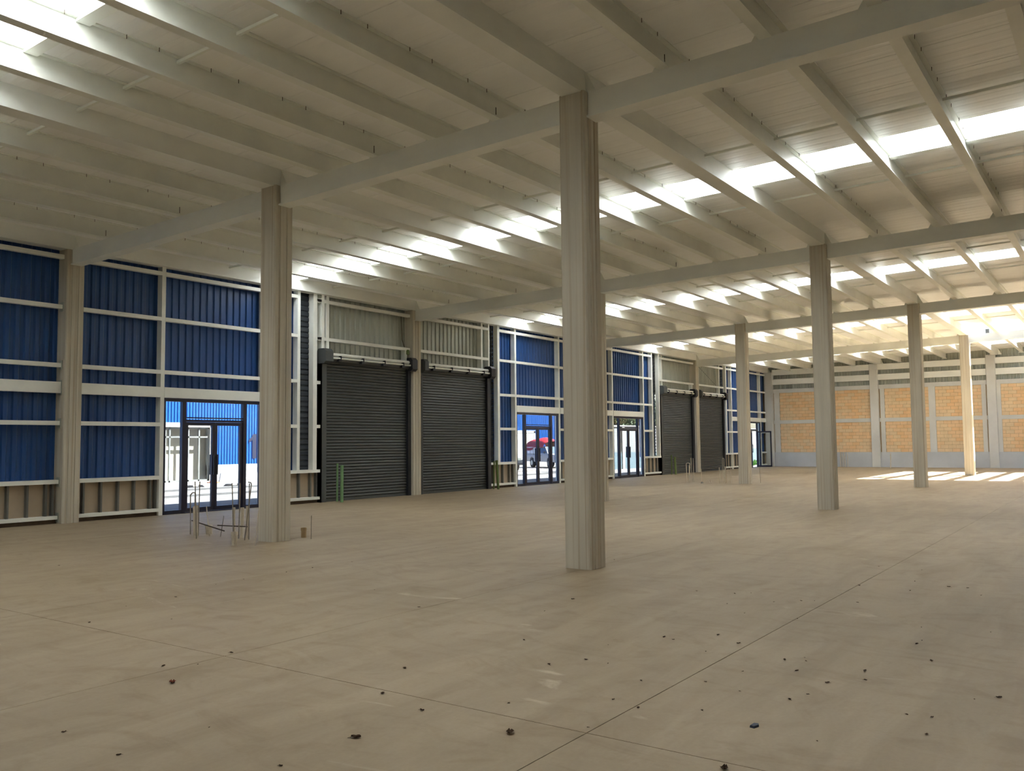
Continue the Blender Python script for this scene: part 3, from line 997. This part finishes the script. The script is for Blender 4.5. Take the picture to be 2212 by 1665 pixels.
o = MB().prism([(0.07 * math.cos(t * math.pi / 4) * (1 + .2 * (t % 2)), 0.05 * math.sin(t * math.pi / 4)) for t in range(8)], lambda p: (p[0], p[1], 0), lambda p: (p[0] * .6, p[1] * .6, 0.06)).build('cement_lump', 'outwhite', None, (21.78, -5.17, 0))
tag(o, 'small white cement lump on the floor in the far pipe group', 'lump')
# pipes against the far block wall
for k, (y, d, t) in enumerate(((-4.46, .05, 'thickest'), (-4.58, .033, 'second from left'), (-4.70, .042, 'third from left'), (-4.86, .028, 'rightmost'))):
    stub((XE - 0.16, y), (XE - 0.17, y, 0.87), d, 'upright pipe against the far grey plinth, %s of four' % t)
stub((43.0, -7.5), (42.97, -7.53, 0.83), 0.05, 'single pale pipe before the far plinth right of the left wall column')
# green posts in front of the roller doors
stub((7.66, -0.14), (7.63, -0.18, 1.08), 0.055, 'thin green pipe post before the largest roller door', 'green')
stub((7.51, -0.49), (7.47, -0.54, 1.03), 0.09, 'thick green pipe post before the largest roller door', 'green')
stub((15.04, -0.23), (15.0, -0.28, 0.98), 0.05, 'thin olive pipe post right of the second roller door', 'greend')
stub((14.99, -0.46), (14.89, -0.47, 1.01), 0.088, 'thick leaning olive pipe post right of the second roller door', 'greend')
stub((29.83, -0.17), (29.78, -0.19, 0.94), 0.055, 'thin green pipe post before the far roller door', 'greend')
stub((29.89, -0.36), (29.81, -0.36, 0.85), 0.10, 'thick green pipe post before the far roller door', 'greend')

# ------------------------------------------------------------------ dry leaves on the floor
LEAF = [(0.82, -12.8), (-0.94, -14.76), (-0.88, -15.16), (-0.75, -15.29), (-1.47, -15.31), (-1.83, -15.62), (-1.13, -15.66), (-0.93, -15.87), (-0.86, -15.98), (-0.73, -16.36), (1.97, -15.96), (1.92, -16.47), (0.33, -16.12), (0.73, -16.95), (0.76, -17.13), (0.34, -17.31), (-1.53, -17.61), (-2.16, -17.2), (-2.31, -17.19), (-1.63, -17.1), (-2.84, -15.77), (-3.19, -15.53), (-3.15, -15.43), (-3.43, -15.91), (-3.04, -16.02), (-3.36, -16.49), (-3.21, -16.59), (-3.31, -16.63), (-3.62, -16.66), (-3.83, -16.35), (-3.36, -17.05), (-3.6, -17.11), (-3.81, -16.92), (-4.22, -16.24), (-4.14, -16.89), (-4.31, -16.83), (-4.31, -16.51), (-4.82, -16.47), (-4.98, -16.13), (-5.46, -16.06), (-4.98, -17.19), (-4.55, -17.65), (-3.69, -17.77), (-4.24, -17.49), (-4.21, -17.62), (-3.57, -17.89), (-2.74, -13.99), (-3.64, -15.18), (-4.14, -15.27), (-4.15, -15.46), (-4.41, -15.12), (-3.86, -14.52), (-2.06, -13.89), (-4.43, -15.87), (0.95, -16.57), (0.27, -16.65), (-1.83, -16.11), (-2.82, -17.38), (-4.91, -15.92), (-3.58, -6.64), (-3.01, -9.84), (-3.43, -9.88), (-4.2, -10.25), (-4.78, -10.28), (-5.43, -10.77), (-4.92, -11.27), (-2.35, -9.83), (-1.91, -9.82), (-1.22, -9.84), (-2.73, -11.74), (-3.24, -12.84), (-5.45, -12.86), (-5.81, -12.95), (-5.98, -12.78), (-6.65, -14.26), (-5.61, -14.62), (-5.06, -14.31), (0.62, -9.79), (-5.33, -15.42), (-6.82, -15.08), (-7.19, -14.25), (-7.16, -13.64), (-5.74, -15.07)]
def leaf_mesh(s, rnd, m):
    """curled dry leaf: a thin bent blade with a midrib fold and a short stalk"""
    n = 6
    vs, fs = [], []
    for i in range(n):
        t = i / (n - 1)
        w = s * 0.34 * math.sin(math.pi * (0.08 + 0.84 * t)) * (1 + 0.25 * rnd.uniform(-1, 1))
        zc = s * (0.05 + 0.30 * (t - 0.5) ** 2)
        for q in (-1, 0, 1):
            vs.append((s * (t - 0.5), q * w, zc + abs(q) * s * (0.10 + 0.10 * rnd.random())))
    k = len(vs)
    vs += [(x, y, z + 0.0015) for x, y, z in vs]
    for i in range(n - 1):
        for q in range(2):
            a = i * 3 + q
            fs += [(a, a + 3, a + 4, a + 1), (k + a, k + a + 1, k + a + 4, k + a + 3)]
    mb = MB().add(vs, fs)
    mb.tube((s * 0.48, 0, s * 0.12), (s * 0.85, s * 0.08, s * 0.02), s * 0.02, 5)
    return mb.mesh('dry_leaf', m)
rnd = random.Random(3)
LM = [leaf_mesh(1.0, rnd, 'leaf') for _ in range(6)]
def leaf(x, y, s, a, label, me=None, group=None):
    o = inst('dry_leaf', me or rnd.choice(LM), None, (x, y, -0.012 * s))
    o.scale = (s, s, s)
    o.rotation_euler = (0, 0, a)
    tag(o, label, 'leaf', group)
    return o
for x, y in LEAF:
    leaf(x, y, rnd.choice((0.014, 0.018, 0.022, 0.026, 0.034)), rnd.uniform(0, 6.28), 'tiny dark dry leaf scrap lying on the dusty concrete floor', group='leaf scraps on the floor')
leaf(-5.78, -15.75, 0.065, 0.6, 'larger dark crumpled dry leaf left of the crossing of the two floor joints')
leaf(-6.31, -15.09, 0.055, 2.1, 'crumpled grey-brown leaf in the left foreground below the long floor joint')
leaf(-6.21, -13.24, 0.06, 1.0, 'reddish curled dry leaf alone in the left foreground', me=leaf_mesh(1.0, rnd, 'leafred'))
leaf(-5.63, -16.93, 0.055, 0.2, 'dark dry leaf at the bottom edge on the floor joint')
o = MB().prism([(-0.035, -0.01), (0.01, -0.022), (0.036, -0.012), (0.03, 0.014), (-0.03, 0.018)], lambda p: (p[0], p[1], 0), lambda p: (p[0] * .9, p[1] * .9, 0.012)).build('slate_chip', 'chip', None, (-4.93, -16.83, 0))
tag(o, 'flat blue-black chip on the floor in the right foreground', 'chip')

# a small square box on the fourth girder by the roof opening
o = MB().box(-0.07, 0.07, -0.07, 0.07, 0, 0.16).box(-0.085, 0.085, -0.085, 0.085, 0.16, 0.18).build('junction_box', 'stud', None, (3 * S, -13.75, RB(-13.75)))
tag(o, 'small grey box on top of the fourth girder at the roof opening', 'junction box')

# ------------------------------------------------------------------ outside: paving, kerbs, opposite hall
GZ = -0.06
struct(MB().box(-60, 160, 0.25, 120, GZ - 0.3, GZ).build('ground_paving', 'asphalt'))
struct(MB().box(4 * S + 0.65, 160, -60, 0.25, GZ - 0.3, GZ).build('ground_yard', 'asphalt'))
for k, (y, lab) in enumerate(((6.9, 'long pale kerb on the near side of the road outside'), (10.4, 'long pale kerb on the far side of the road outside'))):
    o = MB().box(-20, 34, y, y + 0.18, GZ, GZ + 0.07).build('road_kerb', 'kerb')
    tag(o, lab, 'kerb')
YF = 18.0
opp = empty('opposite_hall', (20, YF, GZ))
tag(opp, 'bright blue corrugated hall with white base across the road', 'building')
def opart(name, m, *boxes):
    b = MB()
    for q in boxes:
        b.box(q[0] - 20, q[1] - 20, q[2] - YF, q[3] - YF, q[4] - GZ, q[5] - GZ)
    return b.build(name, m, opp)
DX0, DX1, DZ = 13.4, 16.36, 2.52
opart('plinth', 'outwhite', (-12, DX0, YF - 0.04, YF + 0.25, GZ, 0.70), (DX1, 58, YF - 0.04, YF + 0.25, GZ, 0.70))
opart('door_surround', 'outwhite', (DX0 - 0.16, DX0, YF - 0.08, YF + 0.25, GZ, DZ + 0.2), (DX1, DX1 + 0.16, YF - 0.08, YF + 0.25, GZ, DZ + 0.2), (DX0 - 0.16, DX1 + 0.16, YF - 0.08, YF + 0.25, DZ, DZ + 0.22))
def oclad(x0, x1, z0, z1):
    n = max(1, round((x1 - x0) / 2.0))
    w = (x1 - x0) / n
    pr = rib_profile(w, 0.17, -0.035)
    k = len(pr)
    h = z1 - z0
    mb = MB()
    vs = [(a, b, 0) for a, b in pr] + [(a, b, h) for a, b in pr] + [(0, 0.06, 0), (w, 0.06, 0), (0, 0.06, h), (w, 0.06, h)]
    q = 2 * k
    mb.add(vs, [(i, i + 1, k + i + 1, k + i) for i in range(k - 1)] + [(q, q + 2, q + 3, q + 1), (0, k, q + 2, q), (k - 1, q + 1, q + 3, 2 * k - 1)])
    me = mb.mesh('cladding_sheet', 'blue_out')
    for i in range(n):
        inst('cladding_sheet', me, opp, (x0 + i * w - 20, 0, z0 - GZ))
oclad(-12, DX0 - 0.16, 0.70, 7.0)
oclad(DX0 - 0.16, DX1 + 0.16, DZ + 0.22, 7.0)
oclad(DX1 + 0.16, 58, 0.70, 7.0)
# its glazed door with a stand-in room wall set close to catch the sun
fr = []
for x in (DX0, 13.98, 14.20, 15.20, 15.78, DX1 - 0.07):
    fr.append((x, x + 0.07, YF, YF + 0.07, GZ, DZ))
fr += [(DX0, DX1, YF, YF + 0.07, DZ - 0.07, DZ), (DX0, DX1, YF, YF + 0.07, 2.02, 2.09), (DX0, DX1, YF, YF + 0.07, GZ, GZ + 0.08)]
opart('door_frame', 'stud', *fr)
opart('glass_pane', 'glass', (DX0, DX1, YF + 0.03, YF + 0.036, GZ, DZ))
opart('room_stand_in', 'board', (DX0 - 3, DX1 + 3, YF + 0.45, YF + 0.5, GZ, 3.0), (DX0 - 3, DX0 - 2.9, YF + 0.3, YF + 0.45, GZ, 3.0), (DX1 + 2.9, DX1 + 3, YF + 0.3, YF + 0.45, GZ, 3.0))
opart('back_wall', 'outwhite', (-12, 58, YF + 12, YF + 12.2, GZ, 7.0))
# grey shutter further along
opart('shutter', 'zinc', (42.2, 44.6, YF - 0.10, YF, GZ, 2.35))
opart('shutter_surround', 'outwhite', (42.0, 42.2, YF - 0.12, YF, GZ, 2.5), (44.6, 44.8, YF - 0.12, YF, GZ, 2.5), (42.0, 44.8, YF - 0.12, YF, 2.35, 2.55))
# the painted figure 1
fig = [(0.22, 0.0), (0.46, 0.0), (0.46, 1.24), (0.26, 1.24), (0.18, 1.10), (0.0, 0.96), (0.0, 0.80), (0.22, 0.92)]
m = MB()
m.prism(fig, lambda p: (18.69 + p[0] - 20, -0.05, 0.97 + p[1] - GZ), lambda p: (18.69 + p[0] - 20, -0.038, 0.97 + p[1] - GZ))
m.build('number_one', 'number', opp)
# low things on the road outside the first door
for k, (x, y) in enumerate(((11.8, 12.55), (13.42, 12.2))):
    b = MB()
    b.prism([(-0.42, 0.0), (-0.30, 0.09), (0.30, 0.09), (0.42, 0.0)], lambda p: (p[0], -0.10, p[1]), lambda p: (p[0], 0.10, p[1]))
    o = b.build('wheel_stop', 'rubber', None, (x, y, GZ))
    MB().box(-0.12, 0.12, -0.104, 0.104, 0.03, 0.094).build('reflector', 'outwhite', o)
    tag(o, 'black rubber wheel stop with pale reflector outside the first door, %s one' % ('left', 'right')[k], 'wheel stop', 'wheel stops outside')
o = MB().tube((0, 0, 0.03), (0, 0, 0.45), 0.17, 14, 0.03).box(-0.2, 0.2, -0.2, 0.2, 0, 0.03).build('traffic_cone', 'orange', None, (14.9, 15.6, GZ))
tag(o, 'small orange cone on the pavement across the road', 'cone')
o = MB().hexa([(-0.22, -0.02, 0), (0.06, -0.02, 0), (0.06, 0.02, 0), (-0.22, 0.02, 0)], [(0.02, 0.2, 0.42), (0.28, 0.2, 0.42), (0.28, 0.24, 0.42), (0.02, 0.24, 0.42)]).build('tilted_board', 'chip', None, (15.5, 15.7, GZ))
tag(o, 'small dark blue board leaning at a slant beside the orange cone', 'board')

# boundary wall, trees and grass seen through the far doors
bw = empty('boundary_wall', (33.5, 7.2, GZ))
MB().box(0, 60, 0, 0.2, 0, 1.05).build('plinth', 'outplinth', bw)
MB().box(0, 60, 0.03, 0.18, 1.05, 2.62).build('block_courses', 'outblock', bw)
MB().box(0, 60, -0.03, 0.23, 2.62, 2.72).build('coping', 'outwhite', bw)
pil = MB().box(0, 0.3, -0.05, 0.0, 0, 2.62).mesh('pilaster', 'outwhite')
for k in range(12):
    inst('pilaster', pil, bw, (5.0 * k, 0, 0))
tag(bw, 'white block boundary wall with pale blue base outside the far doors', 'wall')
def tree(x, y, h, r, label):
    rn = random.Random(int(x * 7 + y))
    t = empty('tree', (x, y, GZ))
    MB().tube((0, 0, 0), (0.1, 0, h * 0.55), 0.16, 8, 0.09).tube((0.1, 0, h * 0.5), (0.5, 0.3, h * 0.8), 0.07, 6, 0.03).tube((0.1, 0, h * 0.5), (-0.5, -0.2, h * 0.8), 0.07, 6, 0.03).build('trunk', 'bark', t)
    vs, fs = [], []
    for i in range(2600):
        u, v, w = rn.gauss(0, 1), rn.gauss(0, 1), rn.gauss(0, 1)
        l = math.sqrt(u * u + v * v + w * w)
        q = r * rn.random() ** 0.4
        c = Vector((u / l * q, v / l * q, h * 0.68 + w / l * q * 0.75))
        a = Vector((rn.gauss(0, 1), rn.gauss(0, 1), rn.gauss(0, 1))).normalized() * 0.16
        b = a.cross(Vector((rn.gauss(0, 1), rn.gauss(0, 1), rn.gauss(0, 1)))).normalized() * 0.08
        k = len(vs)
        vs += [tuple(c - a), tuple(c + b), tuple(c + a), tuple(c - b)]
        fs.append((k, k + 1, k + 2, k + 3))
    f = MB().add(vs, fs).build('foliage', 'foliage', t)
    f['kind'] = 'stuff'
    return tag(t, label, 'tree', 'trees behind the boundary wall')
tree(43, 10.5, 4.6, 1.9, 'green tree behind the white boundary wall, left in the third door')
tree(47, 11.0, 5.0, 2.1, 'green tree behind the white boundary wall, middle of the third door')
tree(51.5, 11.2, 4.8, 2.0, 'green tree behind the white boundary wall, right in the third door')
gb = MB()
rg = random.Random(11)
for i in range(2500):
    x, y = rg.uniform(46, 60), rg.uniform(2.2, 6.5)
    a = rg.uniform(0, 6.28)
    h = rg.uniform(0.10, 0.22)
    gb.add([(x, y, GZ), (x + 0.06 * math.cos(a), y + 0.06 * math.sin(a), GZ), (x + 0.03 * math.cos(a), y + 0.03 * math.sin(a) + 0.03, GZ + h)], [(0, 1, 2)])
go = gb.build('grass', 'grass')
go['kind'] = 'stuff'
tag(go, 'strip of bright green grass outside the far glass door', 'grass')

# ------------------------------------------------------------------ pickup trucks on the road
def wheel(parent, x, y):
    w = MB().tube((x, y - 0.11, 0.36), (x, y + 0.11, 0.36), 0.36, 20).build('wheel', 'rubber', parent)
    MB().tube((x, y - 0.125, 0.36), (x, y + 0.125, 0.36), 0.19, 14).build('hub', 'zinc', w)
def truck(x, y, loaded, label):
    t = empty('pickup_truck', (x, y, GZ))
    t.rotation_euler = (0, 0, math.radians(-122))
    t.scale = (0.9, 0.9, 0.9)
    W = 0.88
    side = [(-2.6, 0.45), (-1.95, 0.45), (-1.85, 0.72), (-1.55, 0.82), (-1.25, 0.72), (-1.15, 0.45), (1.15, 0.45), (1.25, 0.72), (1.55, 0.82), (1.85, 0.72), (1.95, 0.45), (2.55, 0.45), (2.6, 0.75), (2.5, 0.98), (1.30, 1.06), (-2.6, 1.06)]
    MB().prism(side, lambda p: (p[0], -W, p[1]), lambda p: (p[0], W, p[1])).build('body', 'white_car', t)
    cab = [(-0.35, 1.05), (1.25, 1.05), (0.62, 1.56), (-0.2, 1.60), (-0.35, 1.52)]
    MB().prism(cab, lambda p: (p[0], -W + 0.06 + (p[1] - 1.05) * 0.15, p[1]), lambda p: (p[0], W - 0.06 - (p[1] - 1.05) * 0.15, p[1])).build('cab', 'white_car', t)
    for s in (-1, 1):
        win = [(-0.2, 1.1), (0.98, 1.1), (0.55, 1.48), (-0.15, 1.5)]
        MB().prism(win, lambda p: (p[0], s * (W - 0.055 - (p[1] - 1.05) * 0.15), p[1]), lambda p: (p[0], s * (W - 0.03 - (p[1] - 1.05) * 0.15), p[1])).build('side_window', 'carglass', t)
        MB().box(0.85, 0.95, s * W - 0.02, s * W + s * 0.16 + 0.02, 1.08, 1.24).build('mirror', 'black', t)
        MB().box(2.5, 2.63, s * 0.55 - 0.15, s * 0.55 + 0.15, 0.72, 0.88).build('headlight', 'zinc', t)
        MB().box(0.1, 0.25, min(s * W, s * (W + 0.03)), max(s * W, s * (W + 0.03)), 0.92, 0.96).build('door_handle', 'black', t)
    m = MB()
    m.add([(1.27, -0.74, 1.07), (1.27, 0.74, 1.07), (0.66, 0.66, 1.56), (0.66, -0.66, 1.56)], [(0, 1, 2, 3)])
    m.add([(1.25, -0.74, 1.06), (1.25, 0.74, 1.06), (0.64, 0.66, 1.55), (0.64, -0.66, 1.55)], [(3, 2, 1, 0)])
    m.build('windscreen', 'carglass', t)
    MB().box(2.55, 2.68, -W, W, 0.40, 0.55).build('front_bumper', 'black', t)
    MB().box(2.58, 2.63, -0.36, 0.36, 0.66, 0.86).build('grille', 'black', t)
    for xx in (-1.55, 1.55):
        for yy in (-0.78, 0.78):
            wheel(t, xx, yy)
    if loaded:
        MB().box(-2.6, -0.42, -W, W, 0.98, 1.55).build('sideboards', 'canvas', t)
        # humped red tarpaulin over the load
        nx, ny = 14, 10
        vs, fs = [], []
        for i in range(nx + 1):
            for j in range(ny + 1):
                u, v = i / nx, j / ny
                xx = -2.72 + 3.3 * u
                yy = -W - 0.06 + (2 * W + 0.12) * v
                hgt = 1.70 + 0.55 * math.sin(math.pi * min(1, max(0, v))) ** 0.6 * (0.55 + 0.45 * math.sin(math.pi * min(1, u * 1.05)) ** 0.5) + 0.03 * math.sin(9 * u + 5 * v)
                if j in (0, ny):
                    hgt = 1.36 - 0.08 * math.sin(7 * u) if u < 0.5 else 1.52
                vs.append((xx, yy, hgt))
        for i in range(nx):
            for j in range(ny):
                a = i * (ny + 1) + j
                fs.append((a, a + ny + 1, a + ny + 2, a + 1))
        MB().add(vs, fs).build('tarpaulin', 'tarp', t, smooth=True)
        for k in range(4):
            MB().box(-2.45 + k * 0.6, -2.42 + k * 0.6, -W - 0.02, -W, 0.98, 1.5).build('sideboard_post', 'stud', t)
    return tag(t, label, 'truck')
truck(40.1, 13.5, True, 'white pickup truck loaded under a red tarpaulin outside the second door')
truck(33.9, 13.5, False, 'empty white pickup truck parked left of the one with the red tarpaulin')
